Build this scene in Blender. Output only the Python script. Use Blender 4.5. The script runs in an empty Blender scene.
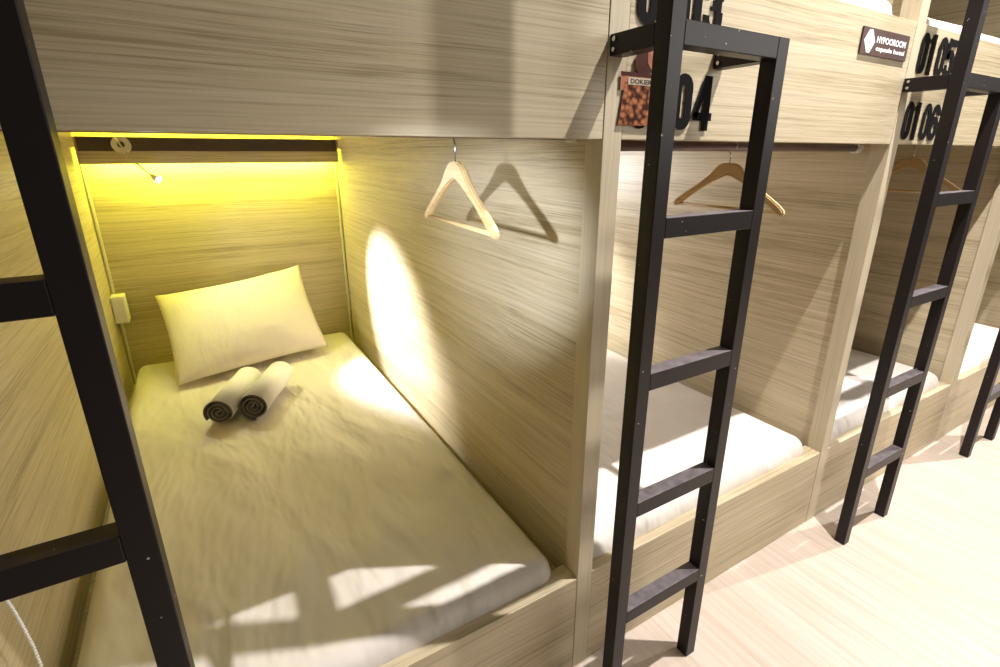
import bpy, bmesh, math, random
from mathutils import Vector, Matrix, noise
random.seed(7)
C = bpy.context.scene.collection
PI = math.pi
scene = bpy.context.scene

# ------------------------------------------------------------ camera
cam = bpy.data.cameras.new('camera'); cam_o = bpy.data.objects.new('camera', cam); C.objects.link(cam_o)
PITCH, YAW = 0.3183, 0.5385
cam_o.location = (-0.7366, -0.8377, 1.4295)
cam_o.rotation_euler = (PI/2 - PITCH, 0, -YAW)
cam.sensor_width = 36; cam.lens = 508.2*36/1000
cam.shift_x = -0.0034; cam.shift_y = -0.0130
cam.clip_start = 0.02
scene.camera = cam_o

# ------------------------------------------------------------ world, exposure, lights
w = bpy.data.worlds.new('world'); scene.world = w; w.use_nodes = True
w.node_tree.nodes['Background'].inputs[0].default_value = (1.0, .92, .80, 1)
w.node_tree.nodes['Background'].inputs[1].default_value = 0.135
vs = scene.view_settings
scene.display_settings.display_device = 'sRGB'
vs.view_transform = 'Standard'; vs.look = 'None'; vs.gamma = 1; vs.use_curve_mapping = False
vs.exposure = 0.0
scene.cycles.max_bounces = 8; scene.cycles.diffuse_bounces = 5

def spot(name, loc, aim, power, deg, blend, col, r=0.018):
    l = bpy.data.lights.new(name, 'SPOT'); l.energy = power; l.spot_size = math.radians(deg); l.spot_blend = blend
    l.color = col; l.shadow_soft_size = r
    o = bpy.data.objects.new(name, l); C.objects.link(o); o.location = loc
    o.rotation_euler = (Vector(aim) - Vector(loc)).to_track_quat('-Z', 'Y').to_euler()
    return o
spot('ceiling_downlight', (0.95, -0.53, 3.40), (1.05, -0.60, 0), 620, 104, 0.85, (1.0, 0.96, 0.97))
spot('ceiling_downlight', (3.35, -0.548, 3.43), (3.35, -0.60, 0), 620, 104, 0.85, (1.0, 0.96, 0.97))
al = bpy.data.lights.new('added_aisle_fill', 'AREA'); al.shape = 'RECTANGLE'; al.size = 2.6; al.size_y = 1.2; al.energy = 58; al.color = (1.0, .95, .88)  # added soft fill to brighten base boards and right side, source unseen
ao = bpy.data.objects.new('added_aisle_fill', al); C.objects.link(ao); ao.location = (3.0, -2.6, 2.3)
ao.rotation_euler = (Vector((1.9, 0, .9)) - Vector(ao.location)).to_track_quat('-Z', 'Y').to_euler()
# the photographer's small white light, just left of the camera
spot('flash_light', (-0.97, -0.60, 1.44), (0.0, 0.38, 1.16), 130, 30, .9, (0.76, 0.83, 1.0), 0.012)

# ------------------------------------------------------------ materials
def new_mat(name):
    m = bpy.data.materials.new(name); m.use_nodes = True
    nt = m.node_tree; b = nt.nodes['Principled BSDF']
    return m, nt, b
def plain(name, col, rough=0.5, metal=0.0, bump=0.0, bscale=200.0, var=0.06):
    m, nt, b = new_mat(name)
    tc = nt.nodes.new('ShaderNodeTexCoord'); n = nt.nodes.new('ShaderNodeTexNoise')
    n.inputs['Scale'].default_value = bscale; n.inputs['Detail'].default_value = 3
    nt.links.new(tc.outputs['Object'], n.inputs['Vector'])
    r = nt.nodes.new('ShaderNodeValToRGB')
    r.color_ramp.elements[0].position = .3; r.color_ramp.elements[1].position = .7
    r.color_ramp.elements[0].color = tuple(c*(1-var) for c in col)+(1,)
    r.color_ramp.elements[1].color = tuple(min(1, c*(1+var)) for c in col)+(1,)
    nt.links.new(n.outputs['Fac'], r.inputs[0]); nt.links.new(r.outputs[0], b.inputs['Base Color'])
    b.inputs['Roughness'].default_value = rough; b.inputs['Metallic'].default_value = metal
    if bump:
        bp = nt.nodes.new('ShaderNodeBump'); bp.inputs['Strength'].default_value = bump; bp.inputs['Distance'].default_value = .002
        nt.links.new(n.outputs['Fac'], bp.inputs['Height']); nt.links.new(bp.outputs[0], b.inputs['Normal'])
    return m
def wood(name, axis, light=(.60, .51, .345), mid=(.505, .42, .26), dark=(.36, .285, .165), rough=0.42, freq=1.0, veins=.8):
    """laminate with grain along one axis: broad bands, fine streaks, thin dark veins"""
    m, nt, b = new_mat(name); L = nt.links.new; N = nt.nodes.new
    tc = N('ShaderNodeTexCoord')
    oi = N('ShaderNodeObjectInfo')
    off = N('ShaderNodeVectorMath'); off.operation = 'MULTIPLY_ADD'
    cmb = N('ShaderNodeCombineXYZ')
    for i in range(3): L(oi.outputs['Random'], cmb.inputs[i])
    L(cmb.outputs[0], off.inputs[0]); off.inputs[1].default_value = (13.0, 7.0, 3.7); L(tc.outputs['Object'], off.inputs[2])
    warp = N('ShaderNodeTexNoise'); warp.inputs['Scale'].default_value = 1.7; warp.inputs['Detail'].default_value = 1
    L(off.outputs[0], warp.inputs['Vector'])
    wm = N('ShaderNodeVectorMath'); wm.operation = 'MULTIPLY_ADD'
    L(warp.outputs['Color'], wm.inputs[0]); wm.inputs[1].default_value = (.018, .018, .018); L(off.outputs[0], wm.inputs[2])
    def layer(hi, lo, detail, rough_):
        mp = N('ShaderNodeMapping'); s = [hi*freq]*3; s[axis] = lo*freq; mp.inputs['Scale'].default_value = s
        L(wm.outputs[0], mp.inputs['Vector'])
        n = N('ShaderNodeTexNoise'); n.inputs['Scale'].default_value = 1; n.inputs['Detail'].default_value = detail
        n.inputs['Roughness'].default_value = rough_
        L(mp.outputs[0], n.inputs['Vector']); return n
    a = layer(16, .22, 3, .6); c = layer(150, 1.2, 5, .7); d = layer(420, 6, 2, .6)
    mix = N('ShaderNodeMath'); mix.operation = 'MULTIPLY_ADD'; L(a.outputs['Fac'], mix.inputs[0]); mix.inputs[1].default_value = .32
    m2 = N('ShaderNodeMath'); m2.operation = 'MULTIPLY_ADD'; L(c.outputs['Fac'], m2.inputs[0]); m2.inputs[1].default_value = .43
    m3 = N('ShaderNodeMath'); m3.operation = 'MULTIPLY'; L(d.outputs['Fac'], m3.inputs[0]); m3.inputs[1].default_value = .25
    L(m3.outputs[0], m2.inputs[2]); L(m2.outputs[0], mix.inputs[2])
    r = N('ShaderNodeValToRGB'); e = r.color_ramp.elements
    e[0].position = .41; e[0].color = dark+(1,); e[1].position = .585; e[1].color = light+(1,)
    k = e.new(.475); k.color = mid+(1,)
    L(mix.outputs[0], r.inputs[0])
    def vein(hi, lo, width, keep):   # long hairline veins where the noise crosses its middle value
        n = layer(hi, lo, 2, .5)
        s1 = N('ShaderNodeMath'); s1.operation = 'SUBTRACT'; L(n.outputs['Fac'], s1.inputs[0]); s1.inputs[1].default_value = .5
        s2 = N('ShaderNodeMath'); s2.operation = 'ABSOLUTE'; L(s1.outputs[0], s2.inputs[0])
        mr = N('ShaderNodeMapRange'); mr.inputs['From Min'].default_value = 0; mr.inputs['From Max'].default_value = width
        mr.inputs['To Min'].default_value = keep; mr.inputs['To Max'].default_value = 1
        L(s2.outputs[0], mr.inputs['Value']); return mr.outputs['Result']
    vm = N('ShaderNodeMath'); vm.operation = 'MULTIPLY'; L(vein(60, .40, .030, 1-.20*veins), vm.inputs[0]); L(vein(150, .9, .05, 1-.14*veins), vm.inputs[1])
    vc = N('ShaderNodeVectorMath'); vc.operation = 'SCALE'; L(r.outputs[0], vc.inputs[0]); L(vm.outputs[0], vc.inputs['Scale'])
    L(vc.outputs[0], b.inputs['Base Color'])
    b.inputs['Roughness'].default_value = rough
    bp = N('ShaderNodeBump'); bp.inputs['Strength'].default_value = .12; bp.inputs['Distance'].default_value = .001
    L(c.outputs['Fac'], bp.inputs['Height']); L(bp.outputs[0], b.inputs['Normal'])
    return m
WX, WY, WZ = wood('laminate_grain_x', 0), wood('laminate_grain_y', 1), \
    wood('laminate_grain_z', 2, (.585, .505, .35), (.545, .465, .315), (.50, .425, .28), veins=.25)
BLACK = None
def black_paint():
    m, nt, b = new_mat('black_metal_paint'); L = nt.links.new; N = nt.nodes.new
    tc = N('ShaderNodeTexCoord')
    n = N('ShaderNodeTexNoise'); n.inputs['Scale'].default_value = 75; n.inputs['Detail'].default_value = 3
    L(tc.outputs['Object'], n.inputs['Vector'])
    r = N('ShaderNodeValToRGB'); r.color_ramp.elements[0].position = .725; r.color_ramp.elements[1].position = .735
    r.color_ramp.elements[0].color = (.012, .0085, .0085, 1); r.color_ramp.elements[1].color = (.45, .42, .38, 1)
    L(n.outputs['Fac'], r.inputs[0]); L(r.outputs[0], b.inputs['Base Color'])
    n2 = N('ShaderNodeTexNoise'); n2.inputs['Scale'].default_value = 500; L(tc.outputs['Object'], n2.inputs['Vector'])
    bp = N('ShaderNodeBump'); bp.inputs['Strength'].default_value = .15; bp.inputs['Distance'].default_value = .0005
    L(n2.outputs['Fac'], bp.inputs['Height']); L(bp.outputs[0], b.inputs['Normal'])
    b.inputs['Roughness'].default_value = .40; b.inputs['Specular IOR Level'].default_value = .28
    return m
BLACK = black_paint()
LIT_TREAD = plain('lit_tread_paint', (.105, .090, .092), .45, var=.35, bscale=45)  # light caught by the rung tops, put into the base colour
STEEL = plain('steel', (.6, .6, .58), .25, 1.0)
WHITE_P = plain('white_plastic', (.78, .76, .70), .35)
DARK_P = plain('dark_brown_metal', (.075, .055, .045), .35, .3)
RODM = plain('brown_metal_rod', (.16, .11, .10), .35, .4)
DECAL = plain('black_decal', (.010, .009, .009), .9)
PLAQUE = plain('dark_brown_plaque', (.10, .065, .055), .45)
DECAL.node_tree.nodes['Principled BSDF'].inputs['Specular IOR Level'].default_value = .08
WHITE_INK = plain('white_ink', (.85, .85, .85), .5)
GREY_INK = plain('grey_ink', (.35, .38, .38), .5)
HANGW = wood('hanger_wood', 1, (.62, .43, .20), (.56, .38, .17), (.49, .32, .13), .35, veins=0, freq=.5)
TRIM = plain('corner_trim_plastic', (.50, .46, .33), .4)
def emis(name, col, s):
    m, nt, b = new_mat(name); b.inputs['Emission Color'].default_value = col+(1,); b.inputs['Emission Strength'].default_value = s
    b.inputs['Base Color'].default_value = (.8, .8, .8, 1); return m
LED_Y = emis('yellow_led', (.92, .94, .08), 195)
LED_OFF = plain('unlit_led', (.7, .68, .5), .4)
LED_W = emis('white_led', (.95, .95, 1.0), 130)
def cloth(name, col, wr=.5, fine=.25, wscale=5.0):
    m, nt, b = new_mat(name); L = nt.links.new; N = nt.nodes.new
    tc = N('ShaderNodeTexCoord')
    mp = N('ShaderNodeMapping'); mp.inputs['Scale'].default_value = (2.3, .8, 1); mp.inputs['Rotation'].default_value = (0, 0, .5)
    L(tc.outputs['Object'], mp.inputs['Vector'])
    n = N('ShaderNodeTexNoise'); n.inputs['Scale'].default_value = wscale; n.inputs['Detail'].default_value = 3
    n.inputs['Roughness'].default_value = .45; n.inputs['Distortion'].default_value = .25
    L(mp.outputs[0], n.inputs['Vector'])
    f = N('ShaderNodeTexNoise'); f.inputs['Scale'].default_value = 420; L(tc.outputs['Object'], f.inputs['Vector'])
    b1 = N('ShaderNodeBump'); b1.inputs['Strength'].default_value = wr; b1.inputs['Distance'].default_value = .07
    b2 = N('ShaderNodeBump'); b2.inputs['Strength'].default_value = fine; b2.inputs['Distance'].default_value = .0008
    L(n.outputs['Fac'], b1.inputs['Height']); L(f.outputs['Fac'], b2.inputs['Height'])
    L(b1.outputs[0], b2.inputs['Normal']); L(b2.outputs[0], b.inputs['Normal'])
    b.inputs['Base Color'].default_value = col+(1,); b.inputs['Roughness'].default_value = .85
    b.inputs['Sheen Weight'].default_value = .15
    return m
SHEET = cloth('cotton_sheet', (.72, .66, .58), .8, .25, 2.7)
PILLOWM = cloth('pillow_cotton', (.76, .69, .60), .16, .2, 6)
TOWEL_W = cloth('white_terry', (.82, .80, .78), .07, .8, 20)
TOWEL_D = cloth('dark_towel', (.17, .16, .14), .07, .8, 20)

# ------------------------------------------------------------ helpers
def obj(name, bm, mat, parent=None, smooth=False):
    me = bpy.data.meshes.new(name); bm.normal_update(); bm.to_mesh(me); bm.free()
    for m in (mat if isinstance(mat, (list, tuple)) else [mat]): me.materials.append(m)
    if smooth:
        for p in me.polygons: p.use_smooth = True
    o = bpy.data.objects.new(name, me); C.objects.link(o)
    if parent: o.parent = parent
    return o
def thing(name, label, cat, loc=(0, 0, 0), group=None, rotz=0):
    o = bpy.data.objects.new(name, None); C.objects.link(o); o.empty_display_size = .1
    o.location = loc; o.rotation_euler = (0, 0, rotz); tag(o, label, cat, group); return o
def tag(o, label, cat, group=None):
    o['label'] = label; o['category'] = cat
    if group: o['group'] = group
    return o
def box(bm, x0, x1, y0, y1, z0, z1, bev=0.0015):
    vs_ = [bm.verts.new(p) for p in ((x0,y0,z0),(x1,y0,z0),(x1,y1,z0),(x0,y1,z0),(x0,y0,z1),(x1,y0,z1),(x1,y1,z1),(x0,y1,z1))]
    fs = [bm.faces.new([vs_[i] for i in f]) for f in ((0,3,2,1),(4,5,6,7),(0,1,5,4),(1,2,6,5),(2,3,7,6),(3,0,4,7))]
    if bev:
        ed = list({e for f in fs for e in f.edges})
        bmesh.ops.bevel(bm, geom=ed, offset=bev, segments=2, affect='EDGES', profile=.5)
    return bm
def bx(*a, **k): return box(bmesh.new(), *a, **k)
def tube(bm, pts, r, seg=10, cap=True, rads=None):
    pts = [Vector(p) for p in pts]; rings = []
    up = None
    for i, p in enumerate(pts):
        t = (pts[min(i+1, len(pts)-1)] - pts[max(i-1, 0)]).normalized()
        if up is None: up = t.orthogonal().normalized()
        up = (up - t*up.dot(t)).normalized(); s = t.cross(up)
        rr = rads[i] if rads else r
        rings.append([bm.verts.new(p + rr*(math.cos(2*PI*k/seg)*up + math.sin(2*PI*k/seg)*s)) for k in range(seg)])
    for a, b in zip(rings, rings[1:]):
        for k in range(seg): bm.faces.new((a[k], a[(k+1) % seg], b[(k+1) % seg], b[k]))
    if cap: bm.faces.new(rings[0][::-1]); bm.faces.new(rings[-1])
    return bm
def prism(bm, poly, axis, a0, a1):
    """extrude a 2-D outline; axis 1: outline is x,z, axis 0: outline is y,z"""
    P = (lambda u, v, a: (u, a, v)) if axis == 1 else (lambda u, v, a: (a, u, v))
    A = [bm.verts.new(P(u, v, a0)) for u, v in poly]; B = [bm.verts.new(P(u, v, a1)) for u, v in poly]
    n = len(poly); bm.faces.new(A); bm.faces.new(B[::-1])
    for i in range(n): bm.faces.new((A[i], B[i], B[(i+1) % n], A[(i+1) % n]))
    bmesh.ops.recalc_face_normals(bm, faces=bm.faces[:])
    return bm

# ------------------------------------------------------------ floor
def floor_mat():
    m, nt, b = new_mat('floor_laminate'); L = nt.links.new; N = nt.nodes.new
    tc = N('ShaderNodeTexCoord')
    rot = N('ShaderNodeMapping'); rot.inputs['Rotation'].default_value = (0, 0, PI/2); L(tc.outputs['Object'], rot.inputs['Vector'])
    br = N('ShaderNodeTexBrick'); br.inputs['Scale'].default_value = 1; br.offset = .37
    br.inputs['Brick Width'].default_value = 1.25; br.inputs['Row Height'].default_value = .16; br.inputs['Mortar Size'].default_value = .0012
    br.inputs['Color1'].default_value = (.56, .47, .38, 1); br.inputs['Color2'].default_value = (.58, .495, .405, 1); br.inputs['Mortar'].default_value = (.50, .40, .30, 1)
    L(rot.outputs[0], br.inputs['Vector'])
    def lay(s, det):
        mp = N('ShaderNodeMapping'); mp.inputs['Scale'].default_value = s; L(tc.outputs['Object'], mp.inputs['Vector'])
        n = N('ShaderNodeTexNoise'); n.inputs['Scale'].default_value = 1; n.inputs['Detail'].default_value = det; n.inputs['Distortion'].default_value = .4
        L(mp.outputs[0], n.inputs['Vector']); return n
    g = lay((60, 2.2, 60), 4)
    r = N('ShaderNodeValToRGB'); r.color_ramp.elements[0].position = .32; r.color_ramp.elements[1].position = .62
    r.color_ramp.elements[0].color = (.74, .62, .52, 1); r.color_ramp.elements[1].color = (1, 1, 1, 1)
    L(g.outputs['Fac'], r.inputs[0])
    mx = N('ShaderNodeMixRGB'); mx.blend_type = 'MULTIPLY'; mx.inputs[0].default_value = .45
    L(br.outputs['Color'], mx.inputs[1]); L(r.outputs[0], mx.inputs[2])
    k = lay((24, 9, 24), 2)
    r2 = N('ShaderNodeValToRGB'); r2.color_ramp.elements[0].position = .22; r2.color_ramp.elements[1].position = .27
    r2.color_ramp.elements[0].color = (.55, .42, .32, 1); r2.color_ramp.elements[1].color = (1, 1, 1, 1)
    L(k.outputs['Fac'], r2.inputs[0])
    m2 = N('ShaderNodeMixRGB'); m2.blend_type = 'MULTIPLY'; m2.inputs[0].default_value = .7
    L(mx.outputs[0], m2.inputs[1]); L(r2.outputs[0], m2.inputs[2])
    L(m2.outputs[0], b.inputs['Base Color']); b.inputs['Roughness'].default_value = .38
    return m
fl = obj('floor', bx(-4, 7, -4, 2.6, -.05, 0, bev=0), floor_mat()); fl['kind'] = 'structure'

# ------------------------------------------------------------ number decals
def stroke(bm, pts, wd, closed=False, y=None):
    if y is None: y = -.0018-.00012*(len(bm.faces) % 7)-.00003*(len(bm.faces) % 5)
    n = len(pts); P = [Vector(p) for p in pts]; L_, R_ = [], []
    for i in range(n):
        if closed: a, b = P[i-1], P[(i+1) % n]
        else: a, b = P[max(i-1, 0)], P[min(i+1, n-1)]
        d1 = (P[i]-a).normalized() if (P[i]-a).length > 1e-9 else None
        d2 = (b-P[i]).normalized() if (b-P[i]).length > 1e-9 else None
        d1 = d1 or d2; d2 = d2 or d1
        n1 = Vector((-d1.y, d1.x)); n2 = Vector((-d2.y, d2.x)); m = (n1+n2).normalized()
        k = wd/2/max(.45, m.dot(n1))
        L_.append(P[i]+m*k); R_.append(P[i]-m*k)
    lv = [bm.verts.new((p.x, y, p.y)) for p in L_]; rv = [bm.verts.new((p.x, y, p.y)) for p in R_]
    for i in range(n if closed else n-1):
        j = (i+1) % n; bm.faces.new((lv[i], lv[j], rv[j], rv[i]))
def arc(cx, cz, rx, rz, a0, a1, n=8):
    return [(cx+rx*math.cos(math.radians(a0+(a1-a0)*i/n)), cz+rz*math.sin(math.radians(a0+(a1-a0)*i/n))) for i in range(n+1)]
def digit(bm, ch, x, z, wd, h, sw):
    c = sw/2; x0, x1, z0, z1 = x+c, x+wd-c, z+c, z+h-c; mx = (x0+x1)/2; r = (x1-x0)/2
    if ch == '0': stroke(bm, arc(mx, z1-r, r, r, 180, 0)+arc(mx, z0+r, r, r, 0, -180), sw, True)
    elif ch == '1':
        stroke(bm, [(mx+c*.3, z), (mx+c*.3, z+h)], sw*1.1); stroke(bm, [(mx-sw*.95, z+h*.80), (mx, z+h*.88)], sw*.55)
    elif ch == '4':
        stroke(bm, [(x1-c*.6, z), (x1-c*.6, z+h)], sw); stroke(bm, [(x+c*.3, z+h*.26), (x+wd+c*.2, z+h*.26)], sw*.75)
        stroke(bm, [(x1-c*1.1, z+h*.98), (x+c*.7, z+h*.25)], sw*.8)
    elif ch == '3':
        stroke(bm, [(x0, z1-h*.24)]+arc(mx, z1-r, r, r, 180, 0)+[(x1, z+h*.60)], sw)
        stroke(bm, [(x1, z+h*.42)]+arc(mx, z0+r, r, r, 0, -180)+[(x0, z0+h*.24)], sw)
        stroke(bm, [(mx-c*.4, z+h*.51), (x1-c*.1, z+h*.51)], sw*.85); stroke(bm, [(x1-c*.25, z+h*.61), (x1-c*.25, z+h*.41)], sw*.8)
    elif ch == '5':
        stroke(bm, [(x, z1), (x+wd, z1)], sw*.9); stroke(bm, [(x0, z+h), (x0, z+h*.46)], sw)
        stroke(bm, arc(mx, z+h*.64-r, r, r*.95, 170, 0)+arc(mx, z0+r, r, r, 0, -180)+[(x0, z0+h*.24)], sw)
    elif ch == '6':
        stroke(bm, arc(mx, z+h*.58-r, r, r*.95, 180, 0)+arc(mx, z0+r, r, r, 0, -180), sw, True)
        stroke(bm, [(x0, z0+r)]+arc(mx, z1-r, r, r, 180, 0)+[(x1, z1-h*.21)], sw)
def number(s, z, dx=0, h=.115):
    bm = bmesh.new()
    for ch, x, wd in zip(s, (.046, .108, .170, .232), (.056, .040, .058, .064)):
        digit(bm, ch, x+dx, z, wd, h, .0225)
    bmesh.ops.recalc_face_normals(bm, faces=bm.faces[:])
    return bm

# ------------------------------------------------------------ capsule bunks
D, ZB, ZP, ZT, PW, TOP = 2.308, .325, 1.456, 1.80, .050, 2.95
def bunk(x0, wd, label, nums=(), led=False, last=False, rz=1.469):
    t = thing('capsule_bunk', label, 'bunk bed', (x0, 0, 0), 'timber capsule bunks along the aisle')
    def side(xp, suffix):
        obj('post', bx(xp, xp+PW, 0, .055, 0, TOP, bev=.001), WZ, t)
        obj('partition', bx(xp+.014, xp+PW-.014, .055, D, 0, TOP, bev=0), WY, t)
    side(0, '')
    if last: side(wd, '')
    a, b = PW+.0008, wd-.0008
    obj('back_panel', bx(PW-.014, wd+.014, D, D+.02, 0, TOP, bev=0), WX, t)
    obj('base_board', bx(a, b, .0012, .062, 0, ZB, bev=.0012), WX, t)
    obj('bed_platform', bx(PW-.0135, wd+.0135, .063, D-.001, .24, .262, bev=0), WX, t)
    gp = obj('guard_panel', bx(a, b, .0012, .021, ZP, ZT, bev=.0015), WX, t)
    for s, z in nums:
        n = obj('bunk_number', number(s, z, .022 if x0 == 0 else 0), DECAL, gp); n['label'] = 'black condensed number '+s
    obj('upper_platform', bx(PW-.0135, wd+.0135, .022, D-.001, 1.56, 1.60, bev=0), WX, t)
    for xa, xb in ((PW-.0135, PW-.001), (wd+.001, wd+.0135)):
        obj('side_rail', bx(xa, xb, .056, D-.001, 1.452, 1.559, bev=.001), WY, t)
    # pelmet over the head of the bed with the light strip behind it
    obj('pelmet', bx(PW+.002, wd-.002, 2.18, 2.196, 1.381, 1.50, bev=.001), WX, t)
    obj('pelmet_strip', bx(PW+.012, wd-.012, 2.168, 2.1795, 1.438, 1.499, bev=.002), DARK_P, t)
    l = obj('light_strip', bx(PW+.03, wd-.03, 2.236, 2.248, 1.386, 1.398, bev=.002), LED_Y if led else LED_OFF, t)
    l['label'] = 'glowing yellow light strip' if led else 'unlit strip'
    obj('strip_holder', bx(PW+.03, wd-.03, 2.197, 2.2355, 1.388, 1.404, bev=0), WHITE_P, t)
    for xa in (PW-.0135, wd+.0135-.016):
        obj('corner_trim', tube(bmesh.new(), [(xa+.008, D-.009, .262), (xa+.008, D-.009, 1.451)], .009, 8), TRIM, t)
    rod = obj('hanging_rod', tube(bmesh.new(), [(PW-.005, .1, rz), (wd+.005, .1, rz)], .0125, 16), RODM, t, True)
    for xa, xb in ((PW-.0135, PW+.012), (wd-.012, wd+.0135)):
        obj('rod_socket', tube(bmesh.new(), [(xa, .1, rz), (xb, .1, rz)], .018, 16), WHITE_P, rod)
    return t
W3 = 2.388
bunk(-1.2, 1.2, 'nearest capsule bunk, its lower bed glowing yellow with a pillow and rolled towels', led=True)
bunk(0, 1.2, 'capsule bunk numbered 0103 above 0104, behind the second ladder', nums=(('0103', 1.670), ('0104', 1.478)), rz=1.446)
bunk(1.2, W3-1.2, 'capsule bunk numbered 0105 above 0106, behind the third ladder', nums=(('0105', 1.664), ('0106', 1.470)))
bunk(W3, 1.2, 'farthest capsule bunk at the right edge, no number in view', last=True)

# ------------------------------------------------------------ mattresses
def mattress(x0, x1, y0, y1, z0, z1, label, name='mattress', seed=0, r=.05, amp=.008, group='white sheeted mattresses'):
    bm = bmesh.new(); nx, ny = 60, 100; cr = .055
    def ease(t):  # denser near the edges
        return .5-.5*math.cos(PI*(.5-.5*math.cos(PI*t))) if False else t + .10*math.sin(2*PI*t)*-1
    V = []
    def place(u, v):
        x = x0+(x1-x0)*u; y = y0+(y1-y0)*v
        cx = min(max(x, x0+cr), x1-cr); cy = min(max(y, y0+cr), y1-cr)
        d = math.hypot(x-cx, y-cy)
        if cx != x and cy != y:
            k = max(abs(x-cx), abs(y-cy))/d
            x, y = cx+(x-cx)*k, cy+(y-cy)*k; d = math.hypot(x-cx, y-cy)
        e = cr-d if (cx != x or cy != y) else min(x-x0, x1-x, y-y0, y1-y)
        e = max(0, min(e, r)); z = z1-r+math.sqrt(max(0, r*r-(r-e)**2))
        q = min(1, e/r)
        p = Vector((x*2.2+seed, y*1.3, 0))
        wv = noise.noise(p)*amp + noise.noise(Vector((x*5+y*2.5+seed, y*4-x*3, 3)))*amp*.6
        ridge = (1-abs(noise.noise(Vector((x*6+y*3+seed, y*2.2, 9))))*3)
        wv += max(0, ridge)*amp*.35
        return Vector((x, y, z+wv*q))
    for j in range(ny+1):
        row = []
        for i in range(nx+1):
            u = ease(i/nx); v = ease(j/ny); row.append(bm.verts.new(place(u, v)))
        V.append(row)
    for j in range(ny):
        for i in range(nx): bm.faces.new((V[j][i], V[j][i+1], V[j+1][i+1], V[j+1][i]))
    rim = [V[0][i] for i in range(nx+1)]+[V[j][nx] for j in range(1, ny+1)]+[V[ny][i] for i in range(nx-1, -1, -1)]+[V[j][0] for j in range(ny-1, 0, -1)]
    prev = rim; cxm, cym = (x0+x1)/2, (y0+y1)/2
    for k, (fz, ins) in enumerate(((.5, .0), (.15, .004), (0, .018))):
        nr = []
        for v in rim:
            z = z0+(v.co.z-z0)*fz; wob = .004*noise.noise(Vector((v.co.x*9, v.co.y*9, k+seed)))
            dx = 1 if v.co.x < cxm else -1; dy = 1 if v.co.y < cym else -1
            nr.append(bm.verts.new((v.co.x+dx*(ins+abs(wob))*(abs(v.co.x-cxm) > (x1-x0)/2-cr), v.co.y+dy*(ins+abs(wob))*(abs(v.co.y-cym) > (y1-y0)/2-cr), z)))
        for a in range(len(rim)):
            b = (a+1) % len(rim); bm.faces.new((prev[b], prev[a], nr[a], nr[b]))
        prev = nr
    bm.faces.new(prev[::-1])
    bmesh.ops.recalc_face_normals(bm, faces=bm.faces[:])
    o = obj(name, bm, SHEET, None, True); tag(o, label, 'mattress', group); return o
mattress(-1.128, -.040, .033, 2.26, .2625, .376, 'white sheeted mattress of the nearest lower bed, under the pillow and rolled towels', seed=1, amp=.010)
mattress(.055, 1.175, .033, 2.26, .2625, .376, 'white sheeted mattress of the lower bed behind the second ladder', seed=5)
mattress(1.255, W3-.02, .033, 2.26, .2625, .376, 'white sheeted mattress of the lower bed behind the third ladder', seed=9)
mattress(W3+.055, W3+1.17, .033, 2.26, .2625, .376, 'brightly lit white mattress of the lower bed at the right edge', seed=13)
mattress(.06, 1.15, .03, 2.26, 1.601, 1.862, 'white upper mattress behind the guard panel with the dark brown plaque', seed=17)
mattress(1.26, W3-.03, .03, 2.26, 1.601, 1.848, 'white upper mattress behind the third ladder', seed=21)

# ------------------------------------------------------------ ladders
def ladder(x, label, dz=0, lit_treads=True):
    t = thing('bunk_ladder', label, 'ladder', (x, 0, 0), 'black metal ladders in front of the bunks')
    s, y0, y1, xr = .036, -.150, -.114, .306
    a = obj('stile', bx(0, s, y0, y1, 0, 2.75), BLACK, t); a['label'] = 'tall left stile that runs on upward'
    obj('stile', bx(xr, xr+s, y0, y1, 0, 1.648), BLACK, t)
    for z in (.329, .656, .984, 1.311):
        ru = obj('rung', bx(s, xr, y0, y1, z-.04+dz, z+dz), [BLACK, LIT_TREAD], t)
        for p in ru.data.polygons:          # light reflected on the tread, painted as a lighter top face
            if lit_treads and p.normal.z > .9: p.material_index = 1
    obj('top_bar', bx(s, xr, y0, y1, 1.608, 1.648), BLACK, t)
    for xa in (0, xr):
        br = obj('bracket', bx(xa, xa+s, y1, -.0002, 1.608, 1.646), BLACK, t)
        bm = bmesh.new()
        for z in (1.618, 1.636):
            tube(bm, [(xa-.004, -.014, z), (xa+.0005, -.014, z)], .0045, 6)
        obj('bolt', bm, STEEL, br)
    return t
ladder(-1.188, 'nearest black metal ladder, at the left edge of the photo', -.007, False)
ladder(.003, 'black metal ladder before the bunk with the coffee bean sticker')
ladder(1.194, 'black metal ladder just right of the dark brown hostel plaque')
ladder(2.343, 'farthest black metal ladder, its feet at the right edge')

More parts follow.
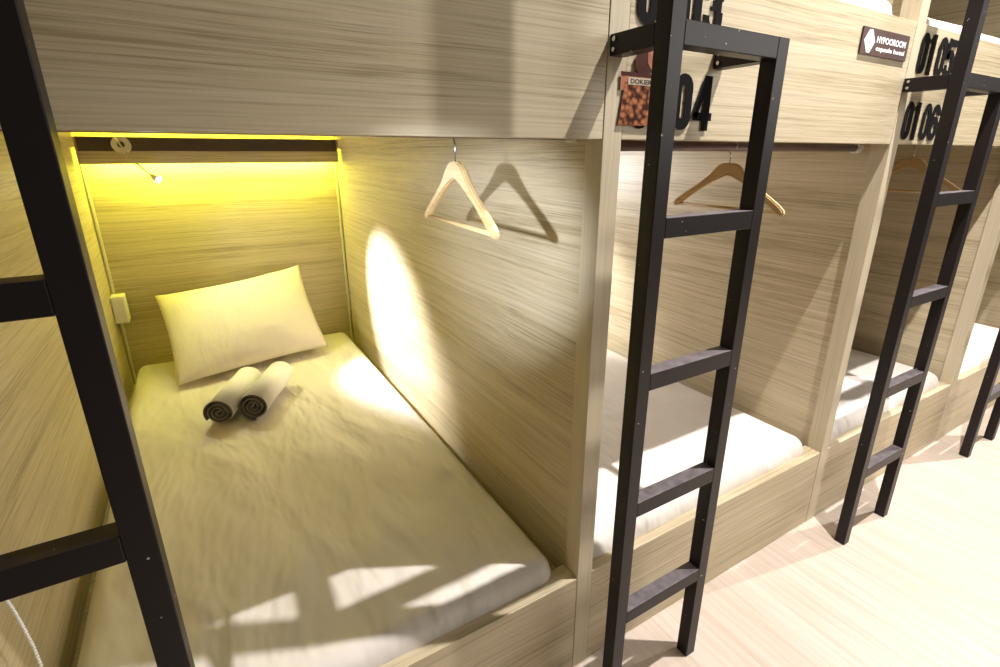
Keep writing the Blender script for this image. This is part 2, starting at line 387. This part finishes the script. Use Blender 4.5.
# ------------------------------------------------------------ hangers
def hanger(x, y, z, label, rz=1.469, rot=0):
    t = thing('coat_hanger', label, 'hanger', (x, y, z), 'wooden coat hangers on the rods', rot)
    half = [(0, 0), (.018, -.001), (.033, -.006), (.045, -.016), (.056, -.029), (.070, -.041), (.10, -.063), (.14, -.087), (.172, -.108), (.184, -.118), (.187, -.126), (.183, -.132), (.172, -.132),
            (.160, -.124), (.13, -.102), (.09, -.076), (.05, -.054), (.02, -.040), (0, -.034)]
    half = [(u*.95, v*.96) for u, v in half]
    poly = half + [(-u, v) for u, v in half[::-1][1:-1]]
    bm = prism(bmesh.new(), poly, 0, -.0065, .0065)
    bmesh.ops.bevel(bm, geom=[e for e in bm.edges if abs(e.verts[0].co.x-e.verts[1].co.x) < 1e-6], offset=.003, segments=2, affect='EDGES')
    obj('shoulder', bm, HANGW, t)
    obj('trouser_bar', tube(bmesh.new(), [(0, -.165, -.121), (0, .165, -.121)], .0045, 10), HANGW, t, True)
    top = rz-z
    pts = [(0, 0, -.004), (0, 0, top-.026), (0, .002, top-.021)]
    pts += [(0, .0155*math.cos(math.radians(a)), top+.0155*math.sin(math.radians(a))+.0) for a in range(-60, 215, 18)]
    # shift the arc so that the wire passes over the rod centre
    obj('hook', tube(bmesh.new(), pts, .0017, 8), STEEL, t, True)
    return t
hanger(-.285, .1, 1.414, 'pale wooden coat hanger above the nearest bed, its shadow on the partition', rot=-.05)
hanger(.55, .1, 1.404, 'wooden coat hanger seen between the stiles of the second ladder', 1.449)
hanger(1.63, .1, 1.412, 'wooden coat hanger behind the third ladder under number 0106')

# ------------------------------------------------------------ pillow
def pillow():
    bl, br, tl, tr = Vector((-.935, 1.765, .410)), Vector((-.222, 1.915, .418)), Vector((-.982, 2.235, .735)), Vector((-.272, 2.245, .818))
    nrm = (br-bl).cross(tl-bl).normalized()
    if nrm.y > 0: nrm = -nrm
    bm = bmesh.new(); n = 44; G = {}
    for sgn in (1, -1):
        for j in range(n+1):
            for i in range(n+1):
                u, v = i/n*2-1, j/n*2-1
                edge = i in (0, n) or j in (0, n)
                if edge and sgn == -1: G[(sgn, i, j)] = G[(1, i, j)]; continue
                # edges bow inwards between the corners
                uu = u*(1-.045*(1-v*v)); vv = v*(1-(.11 if v > 0 else .05)*(1-u*u))
                p = bl*(1-uu)*(1-vv)/4+br*(1+uu)*(1-vv)/4+tl*(1-uu)*(1+vv)/4+tr*(1+uu)*(1+vv)/4
                th = .078*((1-abs(u)**2.6)*(1-abs(v)**2.6))**.55
                wr = .0035*noise.noise(Vector((u*3, v*3, 2+sgn)))+.006*noise.noise(Vector((u*9, v*1.5, 5)))*max(0, abs(u)-.6)
                wr += .005*noise.noise(Vector((u*2, v*10, 7)))*max(0, -v-.3)
                G[(sgn, i, j)] = bm.verts.new(p+nrm*(sgn*th+(0 if edge else wr)))
    for sgn in (1, -1):
        for j in range(n):
            for i in range(n):
                f = [G[(sgn, i, j)], G[(sgn, i+1, j)], G[(sgn, i+1, j+1)], G[(sgn, i, j+1)]]
                bm.faces.new(f if sgn == 1 else f[::-1])
    bmesh.ops.recalc_face_normals(bm, faces=bm.faces[:])
    o = obj('pillow', bm, PILLOWM, None, True); tag(o, 'white pillow leaning on the back wall of the nearest bed', 'pillow')
pillow()

# ------------------------------------------------------------ rolled towels
def towel(a, b, r0, label, seed):
    a, b = Vector(a), Vector(b); ax = (b-a); L_ = ax.length; ax.normalize()
    up = Vector((0, 0, 1)); sd = ax.cross(up).normalized()
    t = thing('rolled_towel', label, 'towel', a-up*(r0+.002), 'two rolled towels on the bed')
    turns, n, th = 3.4, 150, .0062
    bm = bmesh.new(); rows = []
    for k in range(n+1):
        q = k/n; ang = 2*PI*turns*q + seed; r = .009+(r0-.009)*q
        sq = 1.0
        c, s = math.cos(ang), math.sin(ang)
        ring = []
        for rr in (r-th, r):
            for e, m in ((a, -1), (b, 1)):
                jit = .0035*noise.noise(Vector((q*14, m*3, seed)))
                ring.append(bm.verts.new(e-a+up*r0+sd*(c*rr*1.06)+up*(s*rr*sq)+ax*(jit)))
        rows.append(ring)
    for k in range(n):
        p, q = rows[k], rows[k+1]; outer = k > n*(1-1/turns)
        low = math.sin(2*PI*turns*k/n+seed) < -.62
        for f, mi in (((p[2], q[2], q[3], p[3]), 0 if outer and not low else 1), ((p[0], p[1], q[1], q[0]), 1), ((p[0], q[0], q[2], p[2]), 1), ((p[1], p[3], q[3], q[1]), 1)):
            fc = bm.faces.new(f); fc.material_index = mi
    for rr in (rows[0], rows[-1]): bm.faces.new((rr[0], rr[2], rr[3], rr[1]))
    bmesh.ops.recalc_face_normals(bm, faces=bm.faces[:])
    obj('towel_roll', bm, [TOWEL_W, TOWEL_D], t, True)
    return t
towel((-.783, 1.31, .441), (-.640, 1.625, .441), .058, 'left of the two white towels rolled up on the bed, dark ends', 1.2)
towel((-.658, 1.285, .446), (-.505, 1.60, .446), .063, 'right and plumper of the two white towels rolled up on the bed', 2.2)

# ------------------------------------------------------------ reading lamps
def reading_lamp(x, label, on=True, beam=420, glow=14):
    t = thing('reading_lamp', label, 'lamp', (x, 2.168, 1.47), 'gooseneck reading lamps at the bed heads')
    obj('lamp_base', tube(bmesh.new(), [(0, -.0005, -.008), (0, -.026, -.004)], .037, 28), WHITE_P, t)
    obj('switch', tube(bmesh.new(), [(0, -.0262, -.004), (0, -.031, -.004)], .014, 16), DARK_P, t)
    pts = [(-.006, -.023, .018), (-.012, -.045, .022), (-.004, -.062, .000), (.022, -.066, -.050), (.062, -.062, -.105), (.095, -.058, -.142)]
    obj('gooseneck', tube(bmesh.new(), pts, .0045, 10), STEEL, t, True)
    h = Vector((.095, -.058, -.142)); aim = (Vector((.98, -.68, -.80))-h).normalized()
    hd = obj('lamp_head', tube(bmesh.new(), [h-aim*.004, h+aim*.008, h+aim*.03], .012, 16, rads=[.006, .012, .015]), WHITE_P, t)
    obj('bulb', tube(bmesh.new(), [h+aim*.0302, h+aim*.034], .0135, 16), LED_W if on else WHITE_P, hd)
    if on:
        p = Vector((x, 2.168, 1.47))+h+aim*.05
        s = spot('reading_lamp_light', p, p+aim, beam, 42, .8, (.96, .96, 1.0), .012)
        s2 = spot('reading_lamp_glow', p, p+aim, glow, 150, 1.0, (.96, .96, 1.0), .012)
        for q in (s, s2):
            q.location = h+aim*.05; q.parent = t
reading_lamp(-.975, 'white reading lamp with a thin gooseneck, lit, over the nearest bed')
reading_lamp(.225, 'lit reading lamp over the bed behind the second ladder, hidden by the partition', beam=150, glow=75)

# ------------------------------------------------------------ power socket box and its conduit
t = thing('socket_box', 'small white plastic switch box in the back left corner over the pillow', 'switch box', (-1.135, 2.245, .62))
obj('box_body', bx(-.029, .029, -.042, .042, 0, .137, bev=.004), WHITE_P, t)
obj('cover_plate', bx(-.024, .024, -.046, -.0425, .008, .129, bev=.0015), WHITE_P, t)

# ------------------------------------------------------------ bead chain on the left wall
def chain():
    bm = bmesh.new()
    pts = [(-1.12, .165, 1.10), (-1.12, .165, .90), (-1.12, .168, .78), (-1.12, .178, .706), (-1.12, .19, .664), (-1.12, .199, .618), (-1.12, .207, .564), (-1.12, .208, .518), (-1.12, .200, .47), (-1.12, .185, .44)]
    pts = [Vector(p) for p in pts]; acc = 0; step = .0075
    out = []
    for a, b in zip(pts, pts[1:]):
        L_ = (b-a).length; s = acc
        while s < L_: out.append(a+(b-a)*(s/L_)); s += step
        acc = s-L_
    for p in out:
        bmesh.ops.create_icosphere(bm, subdivisions=1, radius=.0036, matrix=Matrix.Translation(p))
    o = obj('bead_chain', bm, WHITE_P, None, True); tag(o, 'white beaded pull chain hanging in front of the left partition', 'chain')
    return pts[0]
chain()

# ------------------------------------------------------------ plaque and sticker
def text_mesh(s, size, loc, sx=1.0, bold=0.0):
    cu = bpy.data.curves.new('txt', 'FONT'); cu.body = s; cu.size = size; cu.offset = bold; cu.resolution_u = 3
    o = bpy.data.objects.new('txt', cu); me = o.to_mesh().copy(); bpy.data.objects.remove(o)
    bm = bmesh.new(); bm.from_mesh(me); bpy.data.meshes.remove(me)
    for v in bm.verts: v.co = Vector((loc[0]+v.co.x*sx, loc[1], loc[2]+v.co.y))
    bmesh.ops.recalc_face_normals(bm, faces=bm.faces[:])
    for f in bm.faces:
        if f.normal.y > 0: f.normal_flip()
    return bm
def fit_text(s, size, x0, x1, y, z, bold=0.0):
    bm = text_mesh(s, size, (0, 0, 0), 1, bold); xs = [v.co.x for v in bm.verts]; bm.free()
    k = (x1-x0)/(max(xs)-min(xs))
    return text_mesh(s, size, (x0-min(xs)*k, y, z), k, bold)
t = thing('sign_plaque', 'dark brown plaque with white hexagon logo and hostel name on the guard panel', 'sign', (.9, 0, 1.69))
obj('plate', bx(0, .265, -.004, .0005, 0, .067, bev=.0004), PLAQUE, t)
hexa = [(.040, .061), (.058, .050), (.068, .0335), (.054, .008), (.040, .005), (.026, .012), (.012, .0335), (.027, .056)]
hexa = [(.032, .062), (.048, .062), (.069, .034), (.048, .005), (.032, .005), (.011, .034)]
obj('logo', prism(bmesh.new(), hexa, 1, -.0046, -.0041), WHITE_INK, t)
bm = bmesh.new(); prism(bm, [(.040+.0045*math.cos(a*PI/8), .034+.008*math.sin(a*PI/8)) for a in range(16)], 1, -.0050, -.0047)
obj('logo_centre', bm, GREY_INK, t)
obj('lettering', fit_text('HYPOOROOM', .022, .078, .247, -.0046, .034, .0009), WHITE_INK, t)
obj('lettering', fit_text('capsule hotel', .016, .080, .247, -.0046, .014, .0006), WHITE_INK, t)

def sticker_mat():
    m, nt, b = new_mat('coffee_bean_print'); L = nt.links.new; N = nt.nodes.new
    tc = N('ShaderNodeTexCoord'); mp = N('ShaderNodeMapping'); mp.inputs['Scale'].default_value = (85, 1, 95)
    mp.inputs['Rotation'].default_value = (0, .4, 0)
    L(tc.outputs['Object'], mp.inputs['Vector'])
    v = N('ShaderNodeTexVoronoi'); v.inputs['Scale'].default_value = 1; L(mp.outputs[0], v.inputs['Vector'])
    r = N('ShaderNodeValToRGB'); e = r.color_ramp.elements
    e[0].position = .0; e[0].color = (.50, .22, .10, 1); e[1].position = .72; e[1].color = (.05, .015, .01, 1)
    k = e.new(.42); k.color = (.30, .11, .045, 1)
    L(v.outputs['Distance'], r.inputs[0]); L(r.outputs[0], b.inputs['Base Color']); b.inputs['Roughness'].default_value = .8
    return m
BEAN = sticker_mat()
for m_ in (BEAN, PLAQUE): m_.node_tree.nodes['Principled BSDF'].inputs['Specular IOR Level'].default_value = .12
t = thing('coffee_sticker', 'coffee bean sticker shaped like a bag, stuck over number 0104', 'sticker', (.03, 0, 1.48))
S1 = plain('sticker_brown', (.075, .030, .022), .8, var=.2, bscale=30); S2 = plain('sticker_pink', (.40, .17, .10), .8, var=.25, bscale=25)
S3 = plain('sticker_cream', (.55, .47, .34), .8); S4 = plain('sticker_text', (.06, .04, .03), .8)
for m_ in (S1, S2, S3): m_.node_tree.nodes['Principled BSDF'].inputs['Specular IOR Level'].default_value = .1
cx_ = .068
circ = [(cx_+.028*math.cos(a*PI/14), .124+.025*math.sin(a*PI/14)) for a in range(28)]
obj('disc', prism(bmesh.new(), circ, 1, -.0034, -.0024), S1, t)
seg = [(cx_+.010*math.cos(a), .0) for a in (0,)]
obj('disc_pink_print', prism(bmesh.new(), [(cx_+.006, .148), (cx_+.016, .146), (cx_+.026, .132), (cx_+.026, .118), (cx_+.018, .112), (cx_+.006, .124)], 1, -.0038, -.0035), S2, t)  # pink printed area on the right of the disc
obj('shoulder_band', prism(bmesh.new(), [(.004, .070), (.132, .070), (.132, .103), (.004, .103)], 1, -.0034, -.0024), S2, t)
obj('dark_band', prism(bmesh.new(), [(.004, .097), (.132, .097), (.132, .104), (.004, .104)], 1, -.0038, -.0035), S1, t)
obj('bean_print', prism(bmesh.new(), [(.004, .004), (.132, .004), (.122, .085), (.016, .085)], 1, -.0038, -.0035), BEAN, t)
obj('name_strip', prism(bmesh.new(), [(.024, .081), (.120, .081), (.120, .095), (.024, .095)], 1, -.0042, -.0039), S3, t)
obj('lettering', fit_text('DOKIEREBE', .012, .030, .114, -.0044, .0835, .0004), S4, t)
